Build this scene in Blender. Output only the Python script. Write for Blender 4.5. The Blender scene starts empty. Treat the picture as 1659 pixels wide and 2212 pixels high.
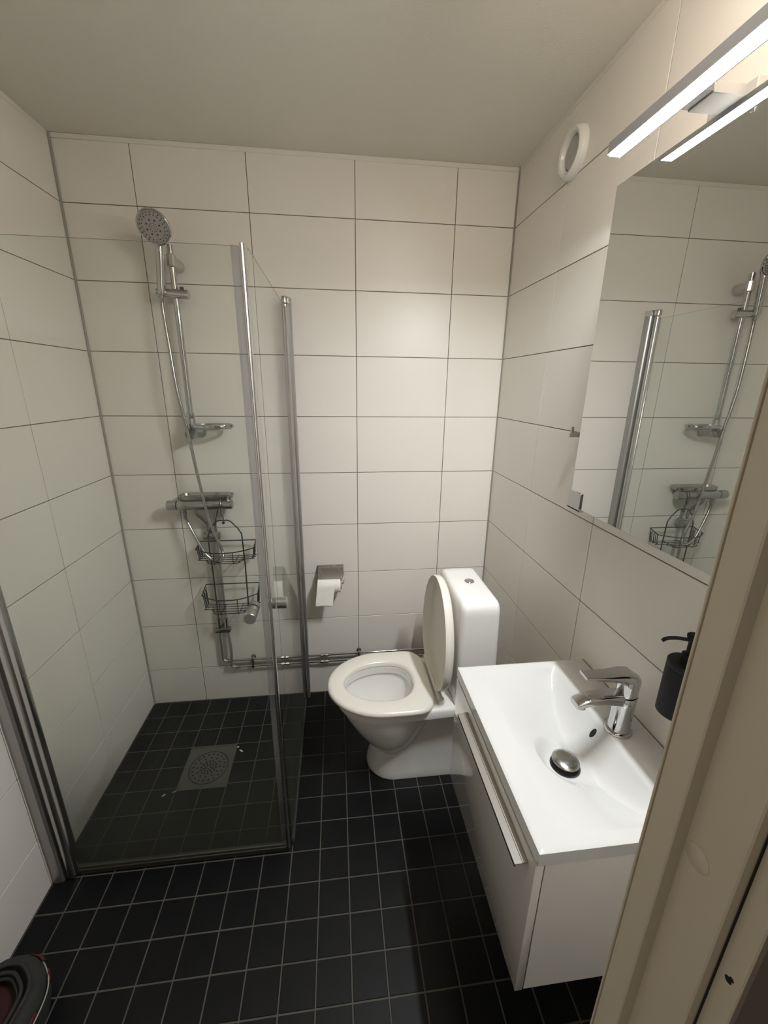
import bpy, bmesh, math, random
from mathutils import Vector, Matrix
random.seed(7)
scn = bpy.context.scene
COL = scn.collection
PI = math.pi

# ------------------------------------------------------------------ camera
cd = bpy.data.cameras.new('camera'); cam = bpy.data.objects.new('camera', cd); COL.objects.link(cam)
Rr = Vector((0.9933330, -0.1147422, 0.0111234)); Rd = Vector((-0.0230829, -0.2925064, -0.9559849)); Rf = Vector((0.1129455, 0.9493546, -0.2932049))
Mc = Matrix((Rr, -Rd, -Rf)).transposed().to_4x4(); Mc.translation = (0.97023, -1.86485, 1.59139)
cam.matrix_world = Mc
cd.sensor_fit = 'HORIZONTAL'; cd.sensor_width = 36; cd.lens = 881.76 / 1659 * 36; cd.clip_start = 0.02
scn.camera = cam

# ------------------------------------------------------------------ world, exposure
wd = bpy.data.worlds.new('world'); scn.world = wd; wd.use_nodes = True
wb = wd.node_tree.nodes['Background']; wb.inputs[0].default_value = (1.0, 0.88, 0.70, 1); wb.inputs[1].default_value = 0.15
LED_STRENGTH = 900.0
CEILING_LAMP_STRENGTH = 72.0
hl = bpy.data.lights.new('hall_fill_light', 'POINT'); hl.energy = 15.0; hl.color = (1.0, 0.86, 0.66); hl.shadow_soft_size = 0.12  # unseen fill added in the hall to light the door jamb faces
hlo = bpy.data.objects.new('hall_fill_light', hl); COL.objects.link(hlo); hlo.location = (-0.55, -1.98, 1.95)
scn.view_settings.view_transform = 'Standard'; scn.view_settings.look = 'None'
scn.view_settings.gamma = 1; scn.view_settings.use_curve_mapping = False
scn.view_settings.exposure = 0.0
scn.cycles.use_denoising = True; scn.cycles.use_adaptive_sampling = False
scn.cycles.max_bounces = 14; scn.cycles.diffuse_bounces = 6; scn.cycles.glossy_bounces = 6
scn.cycles.transparent_max_bounces = 16; scn.cycles.transmission_bounces = 8
scn.cycles.caustics_reflective = False; scn.cycles.caustics_refractive = False

# ------------------------------------------------------------------ materials
def nodes(name):
    m = bpy.data.materials.new(name); m.use_nodes = True
    nt = m.node_tree
    return m, nt, nt.nodes['Principled BSDF']

def mat(name, col, rough=0.5, metal=0.0, var=0.0, vscale=8.0, bump=0.0, bscale=200.0, spec=0.5, coat=0.0, rvar=0.0):
    m, nt, p = nodes(name)
    p.inputs['Base Color'].default_value = (*col, 1); p.inputs['Roughness'].default_value = rough
    p.inputs['Metallic'].default_value = metal; p.inputs['Specular IOR Level'].default_value = spec
    p.inputs['Coat Weight'].default_value = coat; p.inputs['Coat Roughness'].default_value = 0.05
    if var or bump or rvar:
        tc = nt.nodes.new('ShaderNodeTexCoord')
    if var or rvar:
        n = nt.nodes.new('ShaderNodeTexNoise'); n.inputs['Scale'].default_value = vscale; n.inputs['Detail'].default_value = 5
        nt.links.new(tc.outputs['Object'], n.inputs['Vector'])
    if var:
        mx = nt.nodes.new('ShaderNodeMix'); mx.data_type = 'RGBA'
        mx.inputs[6].default_value = (*[c * (1 - var) for c in col], 1); mx.inputs[7].default_value = (*[min(1, c * (1 + var)) for c in col], 1)
        nt.links.new(n.outputs['Fac'], mx.inputs[0]); nt.links.new(mx.outputs[2], p.inputs['Base Color'])
    if rvar:
        mr = nt.nodes.new('ShaderNodeMapRange'); mr.inputs[3].default_value = max(0.02, rough - rvar); mr.inputs[4].default_value = rough + rvar
        nt.links.new(n.outputs['Fac'], mr.inputs[0]); nt.links.new(mr.outputs[0], p.inputs['Roughness'])
    if bump:
        n2 = nt.nodes.new('ShaderNodeTexNoise'); n2.inputs['Scale'].default_value = bscale; n2.inputs['Detail'].default_value = 3
        nt.links.new(tc.outputs['Object'], n2.inputs['Vector'])
        b = nt.nodes.new('ShaderNodeBump'); b.inputs['Strength'].default_value = bump; b.inputs['Distance'].default_value = 0.002
        nt.links.new(n2.outputs['Fac'], b.inputs['Height']); nt.links.new(b.outputs['Normal'], p.inputs['Normal'])
    return m

def emis(name, col, s):
    m = bpy.data.materials.new(name); m.use_nodes = True; nt = m.node_tree
    nt.nodes.remove(nt.nodes['Principled BSDF'])
    e = nt.nodes.new('ShaderNodeEmission'); e.inputs[0].default_value = (*col, 1); e.inputs[1].default_value = s
    nt.links.new(e.outputs[0], nt.nodes['Material Output'].inputs[0])
    return m

def glass_mat(name, tint, haze=0.03, hazecol=(0.75, 0.77, 0.72), low_haze=0.0):
    # thin clear pane: straight-through light plus fresnel reflection, with a limescale film
    m = bpy.data.materials.new(name); m.use_nodes = True; nt = m.node_tree
    nt.nodes.remove(nt.nodes['Principled BSDF']); N = nt.nodes.new; L = nt.links.new
    tr = N('ShaderNodeBsdfTransparent'); tr.inputs[0].default_value = (*tint, 1)
    gl = N('ShaderNodeBsdfGlossy'); gl.inputs['Roughness'].default_value = 0.0
    fr = N('ShaderNodeFresnel'); fr.inputs[0].default_value = 1.45
    ge = N('ShaderNodeNewGeometry')
    inv = N('ShaderNodeMath'); inv.operation = 'SUBTRACT'; inv.inputs[0].default_value = 1.0; L(ge.outputs['Backfacing'], inv.inputs[1])
    ml = N('ShaderNodeMath'); ml.operation = 'MULTIPLY'; L(fr.outputs[0], ml.inputs[0]); L(inv.outputs[0], ml.inputs[1])
    mx = N('ShaderNodeMixShader'); L(ml.outputs[0], mx.inputs[0]); L(tr.outputs[0], mx.inputs[1]); L(gl.outputs[0], mx.inputs[2])
    df = N('ShaderNodeBsdfDiffuse'); df.inputs[0].default_value = (*hazecol, 1)
    tc = N('ShaderNodeTexCoord'); nz = N('ShaderNodeTexNoise'); nz.inputs['Scale'].default_value = 9; nz.inputs['Detail'].default_value = 8
    mp = N('ShaderNodeMapping'); mp.inputs['Scale'].default_value = (1, 1, 0.25); L(tc.outputs['Object'], mp.inputs[0]); L(mp.outputs[0], nz.inputs['Vector'])
    mr = N('ShaderNodeMapRange'); mr.inputs[1].default_value = 0.35; mr.inputs[2].default_value = 0.75; mr.inputs[3].default_value = haze * 0.5; mr.inputs[4].default_value = haze * 1.6
    L(nz.outputs['Fac'], mr.inputs[0])
    m3 = N('ShaderNodeMixShader'); L(mr.outputs[0], m3.inputs[0]); L(mx.outputs[0], m3.inputs[1]); L(df.outputs[0], m3.inputs[2])
    # grime that thickens towards the foot of the pane
    sx = N('ShaderNodeSeparateXYZ'); L(tc.outputs['Object'], sx.inputs[0])
    m2 = N('ShaderNodeMapRange'); m2.interpolation_type = 'SMOOTHSTEP'; m2.inputs[1].default_value = 0.62; m2.inputs[2].default_value = 0.02; m2.inputs[3].default_value = 0; m2.inputs[4].default_value = low_haze
    L(sx.outputs[2], m2.inputs[0])
    dg = N('ShaderNodeBsdfDiffuse'); dg.inputs[0].default_value = (0.085, 0.088, 0.074, 1)
    m4 = N('ShaderNodeMixShader'); L(m2.outputs[0], m4.inputs[0]); L(m3.outputs[0], m4.inputs[1]); L(dg.outputs[0], m4.inputs[2])
    L(m4.outputs[0], nt.nodes['Material Output'].inputs[0])
    return m

M = {}
M['tile'] = mat('white_wall_tile', (0.74, 0.705, 0.65), 0.37, var=0.012, vscale=3, bump=0.03, bscale=90)
M['grout'] = mat('brown_wall_grout', (0.145, 0.125, 0.102), 0.9)
M['silicone'] = mat('grey_silicone', (0.30, 0.28, 0.25), 0.6)
M['caulk'] = mat('white_caulk', (0.71, 0.68, 0.615), 0.5)
M['ceiling'] = mat('ceiling_paint', (0.70, 0.67, 0.60), 0.75, var=0.02, vscale=2, bump=0.25, bscale=160)
M['floor_tile'] = mat('black_floor_tile', (0.0045, 0.0045, 0.0049), 0.45, spec=0.2, var=0.25, vscale=14, bump=0.06, bscale=120, rvar=0.1)
M['floor_grout'] = mat('floor_grout', (0.078, 0.070, 0.062), 0.9, var=0.3, vscale=9)
M['chrome'] = mat('chrome', (0.52, 0.52, 0.515), 0.07, 1.0, rvar=0.04, vscale=60)
M['satin'] = mat('satin_aluminium', (0.60, 0.59, 0.575), 0.26, 1.0)
M['profile'] = mat('matt_aluminium_profile', (0.42, 0.41, 0.40), 0.38, 0.85)
M['joint'] = mat('yellowed_sealant', (0.20, 0.165, 0.10), 0.6)
M['riser'] = mat('tarnished_pipe_chrome', (0.50, 0.49, 0.46), 0.30, 0.8, var=0.2, vscale=60)
M['knobgrey'] = mat('satin_knob', (0.44, 0.44, 0.435), 0.33, 1.0)
M['lampgrey'] = mat('grey_lamp_paint', (0.27, 0.27, 0.285), 0.35)
M['edge'] = mat('dark_glass_edge', (0.26, 0.27, 0.24), 0.25)
M['capgrey'] = mat('dark_grey_cap', (0.16, 0.16, 0.155), 0.3)
M['dull_chrome'] = mat('limescaled_chrome', (0.40, 0.40, 0.385), 0.22, 1.0, var=0.25, vscale=90, rvar=0.12)
M['china'] = mat('white_china', (0.80, 0.79, 0.765), 0.10, coat=0.3)
M['seat'] = mat('cream_seat_plastic', (0.76, 0.735, 0.665), 0.22)
M['basin'] = mat('white_basin', (0.55, 0.55, 0.537), 0.10, coat=0.4)
M['gloss'] = mat('grey_white_gloss_front', (0.72, 0.70, 0.67), 0.08, coat=1.0)
M['lacquer'] = mat('white_lacquer', (0.70, 0.685, 0.655), 0.35)
M['handle'] = mat('brushed_nickel', (0.255, 0.235, 0.205), 0.45, 0.2)
M['black'] = mat('matt_black', (0.007, 0.007, 0.0075), 0.5, spec=0.25)
M['wire'] = mat('black_wire_coating', (0.014, 0.013, 0.012), 0.4)
M['rubber'] = mat('dark_rubber', (0.03, 0.03, 0.03), 0.6)
M['hole'] = mat('dark_hole', (0.006, 0.006, 0.006), 0.8)
M['paper'] = mat('tissue_paper', (0.86, 0.845, 0.80), 0.9, bump=0.5, bscale=300)
M['card'] = mat('brown_cardboard', (0.42, 0.31, 0.19), 0.9)
M['plastic'] = mat('white_plastic', (0.74, 0.725, 0.69), 0.25)
M['ventgrey'] = mat('grey_plastic', (0.40, 0.39, 0.365), 0.5)
M['drainsteel'] = mat('dull_drain_steel', (0.105, 0.10, 0.09), 0.5, 0.3, var=0.15, vscale=20)
M['jamb'] = mat('cream_door_paint', (0.56, 0.51, 0.42), 0.45, var=0.02, vscale=4, bump=0.05, bscale=120)
M['hall'] = mat('hall_wall_paint', (0.16, 0.13, 0.115), 0.8, bump=0.15, bscale=150)
M['seal'] = mat('grey_plastic_seal', (0.36, 0.355, 0.37), 0.35)
M['darkseal'] = mat('grimy_door_seal', (0.045, 0.043, 0.036), 0.5)
M['nozzle'] = mat('grey_shower_face', (0.33, 0.315, 0.29), 0.35)
M['bagdark'] = mat('dark_bag_fabric', (0.022, 0.022, 0.021), 0.8, var=0.4, vscale=30, bump=0.4, bscale=150)
M['red'] = mat('red_fabric', (0.085, 0.010, 0.014), 0.8)
M['darkred'] = mat('dark_red_lining', (0.030, 0.004, 0.006), 0.85)
M['cord'] = mat('pale_cord', (0.33, 0.33, 0.28), 0.6)
M['scrap'] = mat('white_scrap', (0.6, 0.6, 0.56), 0.7)
M['rust'] = mat('rust_spot', (0.13, 0.06, 0.02), 0.8)
M['led'] = emis('led_diffuser', (0.93, 0.97, 1.0), LED_STRENGTH)
M['dome'] = emis('warm_dome', (1.0, 0.89, 0.76), CEILING_LAMP_STRENGTH)
M['glass'] = glass_mat('shower_glass', (0.976, 0.987, 0.974), 0.010, low_haze=0.42)
M['seal'] = glass_mat('clear_plastic_seal', (0.80, 0.80, 0.81), 0.15, (0.55, 0.55, 0.58))
M['glassdish'] = glass_mat('clear_plastic', (0.80, 0.82, 0.80), 0.03)

def mirror_mat():
    m, nt, p = nodes('mirror_silver')
    p.inputs['Base Color'].default_value = (0.80, 0.815, 0.80, 1); p.inputs['Metallic'].default_value = 1; p.inputs['Roughness'].default_value = 0.0
    N = nt.nodes.new; L = nt.links.new
    tc = N('ShaderNodeTexCoord'); v = N('ShaderNodeTexNoise'); v.inputs['Scale'].default_value = 85; v.inputs['Detail'].default_value = 3
    L(tc.outputs['Object'], v.inputs['Vector'])
    n = N('ShaderNodeTexNoise'); n.inputs['Scale'].default_value = 5; L(tc.outputs['Object'], n.inputs['Vector'])
    r = N('ShaderNodeMapRange'); r.inputs[1].default_value = 0.69; r.inputs[2].default_value = 0.76; L(v.outputs['Fac'], r.inputs[0])
    r2 = N('ShaderNodeMapRange'); r2.inputs[1].default_value = 0.52; r2.inputs[2].default_value = 0.62; L(n.outputs['Fac'], r2.inputs[0])
    mu = N('ShaderNodeMath'); mu.operation = 'MULTIPLY'; L(r.outputs[0], mu.inputs[0]); L(r2.outputs[0], mu.inputs[1])
    df = N('ShaderNodeBsdfDiffuse'); df.inputs[0].default_value = (0.5, 0.49, 0.46, 1)
    sc_ = N('ShaderNodeMath'); sc_.operation = 'MULTIPLY'; sc_.inputs[1].default_value = 0.05; L(mu.outputs[0], sc_.inputs[0])
    mx = N('ShaderNodeMixShader'); L(sc_.outputs[0], mx.inputs[0]); L(p.outputs[0], mx.inputs[1]); L(df.outputs[0], mx.inputs[2])
    L(mx.outputs[0], nt.nodes['Material Output'].inputs[0])
    return m
M['mirror'] = mirror_mat()

# ------------------------------------------------------------------ mesh helpers
ORG = {}
class MB:
    def __init__(s): s.v = []; s.f = []; s.mi = []; s.cur = 0
    def add(s, vs, fs):
        o = len(s.v); s.v += [tuple(v) for v in vs]; s.f += [tuple(i + o for i in f) for f in fs]; s.mi += [s.cur] * len(fs); return s
    def box(s, a, b, bev=0.0, seg=2):
        bm = bmesh.new(); bmesh.ops.create_cube(bm, size=1)
        for v in bm.verts: v.co = Vector([a[i] if v.co[i] < 0 else b[i] for i in range(3)])
        if bev: bmesh.ops.bevel(bm, geom=bm.edges[:], offset=bev, segments=seg, profile=0.5, affect='EDGES')
        bm.verts.index_update()
        s.add([v.co[:] for v in bm.verts], [[v.index for v in f.verts] for f in bm.faces]); bm.free(); return s
    def tube(s, pts, r, n=12, caps=True, closed=False, flat=None):
        pts = [Vector(p) for p in pts]; m = len(pts); rs = r if isinstance(r, (list, tuple)) else [r] * m
        T = []
        for i in range(m):
            if closed: t = pts[(i + 1) % m] - pts[i - 1]
            else: t = pts[min(i + 1, m - 1)] - pts[max(i - 1, 0)]
            T.append(t.normalized())
        up = Vector((0, 0, 1)) if abs(T[0].z) < 0.9 else Vector((1, 0, 0))
        u = (up - T[0] * up.dot(T[0])).normalized(); vs = []
        for i in range(m):
            u = (u - T[i] * u.dot(T[i])).normalized(); w = T[i].cross(u)
            for k in range(n):
                a = 2 * PI * k / n
                su = rs[i] * (flat if flat else 1)
                vs.append(pts[i] + u * (math.cos(a) * su) + w * (math.sin(a) * rs[i]))
        fs = []
        for i in range(m if closed else m - 1):
            j = (i + 1) % m
            for k in range(n): fs.append((i * n + k, i * n + (k + 1) % n, j * n + (k + 1) % n, j * n + k))
        if caps and not closed: fs += [tuple(reversed(range(n))), tuple(range((m - 1) * n, m * n))]
        return s.add(vs, fs)
    def lathe(s, c, ax, prof, n=24, capa=True, capb=True):
        # prof: list of (radius, distance along axis)
        ax = Vector(ax).normalized(); c = Vector(c)
        u = ax.orthogonal().normalized(); w = ax.cross(u); vs = []
        for r, d in prof:
            for k in range(n):
                a = 2 * PI * k / n; vs.append(c + ax * d + u * (r * math.cos(a)) + w * (r * math.sin(a)))
        fs = []; m = len(prof)
        for i in range(m - 1):
            for k in range(n): fs.append((i * n + k, i * n + (k + 1) % n, (i + 1) * n + (k + 1) % n, (i + 1) * n + k))
        if capa: fs.append(tuple(reversed(range(n))))
        if capb: fs.append(tuple(range((m - 1) * n, m * n)))
        return s.add(vs, fs)
    def loft(s, rings, capa=True, capb=True):
        n = len(rings[0]); vs = [v for r in rings for v in r]; fs = []
        for i in range(len(rings) - 1):
            for k in range(n): fs.append((i * n + k, i * n + (k + 1) % n, (i + 1) * n + (k + 1) % n, (i + 1) * n + k))
        if capa: fs.append(tuple(reversed(range(n))))
        if capb: fs.append(tuple(range((len(rings) - 1) * n, len(rings) * n)))
        return s.add(vs, fs)
    def prism(s, poly, z0, z1):
        return s.loft([[(x, y, z0) for x, y in poly], [(x, y, z1) for x, y in poly]])
    def build(s, name, m, parent=None, smooth=True, ang=38, org=None):
        o0 = ORG[parent.name] if parent else Vector(org or (0, 0, 0))
        me = bpy.data.meshes.new(name); me.from_pydata([tuple(Vector(v) - o0) for v in s.v], [], s.f)
        bm = bmesh.new(); bm.from_mesh(me); bmesh.ops.recalc_face_normals(bm, faces=bm.faces[:]); bm.to_mesh(me); bm.free()
        for mm in (m if isinstance(m, (list, tuple)) else [m]): me.materials.append(mm)
        if isinstance(m, (list, tuple)): me.polygons.foreach_set('material_index', s.mi)
        if smooth:
            me.polygons.foreach_set('use_smooth', [True] * len(me.polygons)); me.set_sharp_from_angle(angle=math.radians(ang))
        me.update()
        o = bpy.data.objects.new(name, me); COL.objects.link(o)
        if parent: o.parent = parent
        else: o.location = o0
        ORG[o.name] = o0
        return o

def tag(o, label, cat, group=None):
    o['label'] = label; o['category'] = cat
    if group: o['group'] = group
    return o
def thing(name, label, cat, loc=(0, 0, 0), group=None):
    o = bpy.data.objects.new(name, None); COL.objects.link(o); o.location = loc; o.empty_display_size = 0.05
    ORG[o.name] = Vector(loc); return tag(o, label, cat, group)
def struct(o): o['kind'] = 'structure'; return o

def bez(pts, n=10):
    # Catmull-Rom through the points
    P = [Vector(p) for p in pts]; P = [P[0] * 2 - P[1]] + P + [P[-1] * 2 - P[-2]]; out = []
    for i in range(1, len(P) - 2):
        a, b, c, d = P[i - 1:i + 3]
        for k in range(n):
            t = k / n
            out.append(0.5 * ((2 * b) + (c - a) * t + (2 * a - 5 * b + 4 * c - d) * t * t + (3 * b - a - 3 * c + d) * t ** 3))
    out.append(P[-2]); return out

# ------------------------------------------------------------------ room
W, H, YF = 1.7179, 2.4249, -1.611
Z9, PH, PW = 0.2023, 0.252, 0.402
rows = [0.0] + [Z9 + PH * k for k in range(9)] + [H - 0.012]
GR = 0.0027  # joint width
TH = 0.007   # tile thickness
_tcache = {}
def tile_mesh(w, h, m, th=TH, bev=0.0008):
    key = (round(w, 4), round(h, 4), m.name)
    if key not in _tcache:
        b = MB(); b.box((-w / 2, -h / 2, -th), (w / 2, h / 2, 0), bev, 1)
        me = bpy.data.meshes.new('tile'); me.from_pydata(b.v, [], b.f); me.materials.append(m)
        bm = bmesh.new(); bm.from_mesh(me); bmesh.ops.recalc_face_normals(bm, faces=bm.faces[:]); bm.to_mesh(me); bm.free()
        _tcache[key] = me
    return _tcache[key]
def put_tile(parent, me, pos, axes, tilt=0.0012):
    o = bpy.data.objects.new('tile', me); COL.objects.link(o); o.parent = parent
    ux, uy, uz = [Vector(a) for a in axes]
    R = Matrix((ux, uy, uz)).transposed()
    R = R @ Matrix.Rotation(random.gauss(0, tilt), 3, 'X') @ Matrix.Rotation(random.gauss(0, tilt), 3, 'Y')
    mt = R.to_4x4(); mt.translation = Vector(pos); o.matrix_local = mt
def wall(name, a, b, cuts, axes_fn, slab, skip=None):
    w = struct(slab.build(name, M['grout'], smooth=False))
    for i in range(len(cuts) - 1):
        for j in range(len(rows) - 1):
            u0, u1, v0, v1 = cuts[i] + GR / 2, cuts[i + 1] - GR / 2, rows[j] + GR / 2, rows[j + 1] - GR / 2
            if u1 - u0 < 0.01: continue
            pos, axes = axes_fn((u0 + u1) / 2, (v0 + v1) / 2)
            put_tile(w, tile_mesh(u1 - u0, v1 - v0, M['tile']), pos, axes)
    return w
DG = 0.0022  # grout sits this far behind the tile face
cb = [0.004] + [0.2611 + PW * k for k in range(4)] + [W - 0.003]
wall('wall_back', 0, 0, cb, lambda u, v: ((u, 0, v), ((1, 0, 0), (0, 0, 1), (0, -1, 0))), MB().box((-0.02, DG, -0.02), (W + 0.02, 0.12, H + 0.1)))
cr = [YF, -1.605, -1.203, -0.8008, -0.3988, -0.003]
wall('wall_right', 0, 0, cr, lambda u, v: ((W, u, v), ((0, 1, 0), (0, 0, 1), (-1, 0, 0))), MB().box((W + DG, YF - 0.12, -0.02), (W + 0.12, 0.02, H + 0.1)))
cl = [YF, -1.2157, -0.8137, -0.4117, -0.004]
wall('wall_left', 0, 0, cl, lambda u, v: ((0, u, v), ((0, -1, 0), (0, 0, 1), (1, 0, 0))), MB().box((-0.12, YF - 0.12, -0.02), (-DG, 0.02, H + 0.1)))
struct(MB().box((-0.12, YF - 0.1, H), (W + 0.12, 0.12, H + 0.1)).build('ceiling', M['ceiling'], smooth=False))
# front wall with the doorway (the camera stands in it)
fw = MB()
fw.box((-0.12, YF - 0.09, -0.02), (0.52, YF, H + 0.05)); fw.box((1.286, YF - 0.09, -0.02), (W + 0.12, YF, H + 0.05)); fw.box((0.52, YF - 0.09, 2.12), (1.286, YF, H + 0.05))
fwo = struct(fw.build('wall_front', M['tile'], smooth=False))
# floor
fl = struct(MB().box((-0.12, YF - 0.6, -0.08), (W + 0.12, 0.12, -0.0016)).build('floor', M['floor_grout'], smooth=False))
xs = [0.001] + [0.0855 + 0.0994 * k for k in range(17)]; xs = [x for x in xs if x < W - 0.02] + [W - 0.001]
ys = [-0.002 - 0.0996 * k for k in range(17)]
FG = 0.0042
for i in range(len(xs) - 1):
    for j in range(len(ys) - 1):
        cx, cy = (xs[i] + xs[i + 1]) / 2, (ys[j] + ys[j + 1]) / 2
        if 0.29 < cx < 0.488 and -0.515 < cy < -0.315: continue
        me = tile_mesh(xs[i + 1] - xs[i] - FG, ys[j] - ys[j + 1] - FG, M['floor_tile'], 0.008, 0.001)
        put_tile(fl, me, (cx, cy, random.uniform(-0.0004, 0.0002)), ((1, 0, 0), (0, 1, 0), (0, 0, 1)), 0.002)
# silicone joints and the caulk line under the ceiling
struct(MB().tube([(0.003, -0.003, 0.0), (0.003, -0.003, H)], 0.0048, 8).build('trim_1', M['silicone']))
struct(MB().tube([(W - 0.002, -0.002, 0.0), (W - 0.002, -0.002, H)], 0.003, 8).build('trim_2', M['silicone']))
struct(MB().box((0.0, -0.0025, H - 0.017), (W, 0.001, H), 0.0015, 1).build('trim_3', M['caulk']))
struct(MB().box((W - 0.0007, YF, H - 0.015), (W + 0.001, 0, H), 0.0004, 1).build('trim_4', M['caulk']))
struct(MB().box((-0.001, YF, H - 0.017), (0.0007, 0, H), 0.0004, 1).build('trim_5', M['caulk']))

# door frame on the right of the doorway, seen close up
X1, X2, X3 = 1.2560, 1.2700, 1.2815
pf = [(X1 + 0.001, -1.6115), (X1, -1.6125), (X1, -1.6365), (X1 + 0.001, -1.6378), (X2 - 0.001, -1.6384), (X2, -1.6394), (X2, -1.6800), (X2 + 0.001, -1.6812), (X3 - 0.0012, -1.6818), (X3 - 0.0012, -1.6824), (X3, -1.683), (X3, -1.6995), (X3 + 0.0012, -1.7008), (1.30, -1.701), (1.30, -1.6115)]
d1 = MB(); d1.prism(pf, 0, 2.11)
d1 = struct(d1.build('door_1', M['jamb'], ang=25))
MB().box((1.2825, -1.7035, 0.0), (1.46, -1.7, 2.2)).build('casing', M['hall'], d1, smooth=False)
MB().box((X1 - 0.0015, -1.6115, 0.0), (X1 + 0.01, -1.6092, 2.11), 0.0006, 1).build('sealing_strip', M['jamb'], d1)
cc = MB(); cc.lathe((X2 + 0.0004, -1.650, 1.208), (-1, 0, 0), [(0.0115, 0), (0.0115, 0.0008), (0.0108, 0.0013), (0.0, 0.0013)], 28, False, False); cc.build('cover_cap', M['jamb'], d1)
MB().box((X3 - 0.0030, -1.6828, 0.0), (X3 - 0.0010, -1.68215, 2.11)).build('joint_gap', M['hole'], d1, smooth=False)
MB().box((0.505, -1.7005, 0.0), (0.534, -1.6110, 2.11), 0.002, 1).build('jamb', M['jamb'], d1)
hh = MB(); hh.lathe((X3 + 0.001, -1.6905, 1.127), (-1, 0, 0), [(0.0030, 0), (0.0030, 0.0012), (0.0, 0.0012)], 16, False, False); hh.lathe((X3 + 0.001, -1.6925, 1.1308), (-1, 0, 0), [(0.0020, 0), (0.0020, 0.0011), (0.0, 0.0011)], 16, False, False)
hh.build('screw_hole', M['hole'], d1)

# ------------------------------------------------------------------ lamps
lx0, lx1, ly0, ly1, lz = 1.514, 1.5415, -1.262, -0.946, 2.0325
lp = thing('wall_light', 'slim silver bar light with a glowing white strip, over the mirror cabinet', 'lamp', (1.529, -1.1, 2.035))
lh = MB(); t_ = 0.0022
sect = [(lx0, lz), (lx0, lz + 0.0195), (lx0 + 0.001, lz + 0.0205), (lx1 - 0.001, lz + 0.0205), (lx1, lz + 0.0195), (lx1, lz - 0.0037), (lx1 - t_, lz - 0.0037), (lx1 - t_, lz + 0.008), (lx0 + t_, lz + 0.008), (lx0 + t_, lz)]
lh.loft([[(x, ly0 + 0.002, z) for x, z in sect], [(x, ly1 - 0.002, z) for x, z in sect]])
lh.box((lx0 + 0.001, ly1 - 0.002, lz), (lx1, ly1, lz + 0.0205)); lh.box((lx0, ly0, lz), (lx1, ly0 + 0.002, lz + 0.0205))
lh.build('housing', M['lampgrey'], lp, ang=30)
MB().box((lx0 + 0.0028, ly0 + 0.008, lz - 0.0035), (lx1 - 0.0028, ly1 - 0.0045, lz + 0.0075)).build('light_strip', M['led'], lp, smooth=False)
MB().box((1.566, -1.130, 2.0350), (1.655, -1.080, 2.051), 0.001, 1).build('mounting_arm', M['ventgrey'], lp)
MB().box((lx1, -1.129, 2.0375), (1.567, -1.081, 2.050)).build('arm_neck', M['capgrey'], lp, smooth=False)
MB().box((1.620, -1.150, 2.0065), (1.660, -1.060, 2.0505), 0.001, 1).build('cabinet_mount', M['ventgrey'], lp)
cl_ = thing('ceiling_light', 'round ceiling light with a warm glowing dome, above the washbasin', 'lamp', (1.41, -1.27, H))
MB().lathe((1.41, -1.27, H), (0, 0, -1), [(0.085, 0), (0.085, 0.018), (0.078, 0.022)], 32).build('base_ring', M['plastic'], cl_)
MB().lathe((1.41, -1.27, H - 0.02), (0, 0, -1), [(0.076, 0), (0.074, 0.02), (0.062, 0.038), (0.04, 0.05), (0.012, 0.056), (0.0, 0.056)], 32, True, False).build('dome', M['dome'], cl_)

# ------------------------------------------------------------------ mirror cabinet
MX = 1.583
mc = thing('mirror_cabinet', 'shallow wall cabinet with a frameless mirror door on the right wall', 'cabinet', (1.65, -1.13, 1.3))
MB().box((MX + 0.006, -1.382, 1.303), (W, -0.889, 2.006), 0.001, 1).build('body', M['lacquer'], mc)
MB().box((MX, -1.386, 1.2975), (MX + 0.0045, -0.8845, 2.0095), 0.0006, 1).build('mirror_door', M['mirror'], mc)
cp = MB()
cp.box((MX - 0.004, -0.9345, 1.292), (MX - 0.0005, -0.8810, 1.338), 0.0008, 1); cp.box((MX - 0.004, -0.9345, 1.290), (MX + 0.010, -0.8810, 1.2965), 0.0008, 1)
cp.build('corner_clip', M['chrome'], mc)
# robe hook on the wall behind the cabinet's far edge
rh = MB(); yh, zh = -0.690, 1.459
rh.lathe((W, yh, zh), (-1, 0, 0), [(0.016, 0), (0.016, 0.005), (0.0075, 0.0065), (0.0075, 0.046), (0.006, 0.047)], 20)
rh.tube([(W - 0.039, yh, zh), (W - 0.039, yh, zh + 0.024)], 0.0045, 12)
tag(rh.build('robe_hook', M['chrome'], org=(W, yh, zh)), 'small chrome wall hook half hidden behind the mirror cabinet', 'hook')
# ventilation valve
vv = thing('air_vent', 'round white air valve high on the right wall near the corner', 'vent', (W, -0.435, 2.278))
VC = (W, -0.428, 2.280)
MB().lathe(VC, (-1, 0, 0), [(0.069, 0), (0.069, 0.008), (0.066, 0.018), (0.059, 0.024), (0.051, 0.022), (0.046, 0.012), (0.045, 0.001)], 40, False, False).build('ring', M['plastic'], vv)
MB().lathe(VC, (-1, 0, 0), [(0.038, 0.002), (0.0405, 0.007), (0.040, 0.011), (0.036, 0.0125), (0, 0.0125)], 36, True, False).build('valve_disc', M['ventgrey'], vv)

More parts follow.
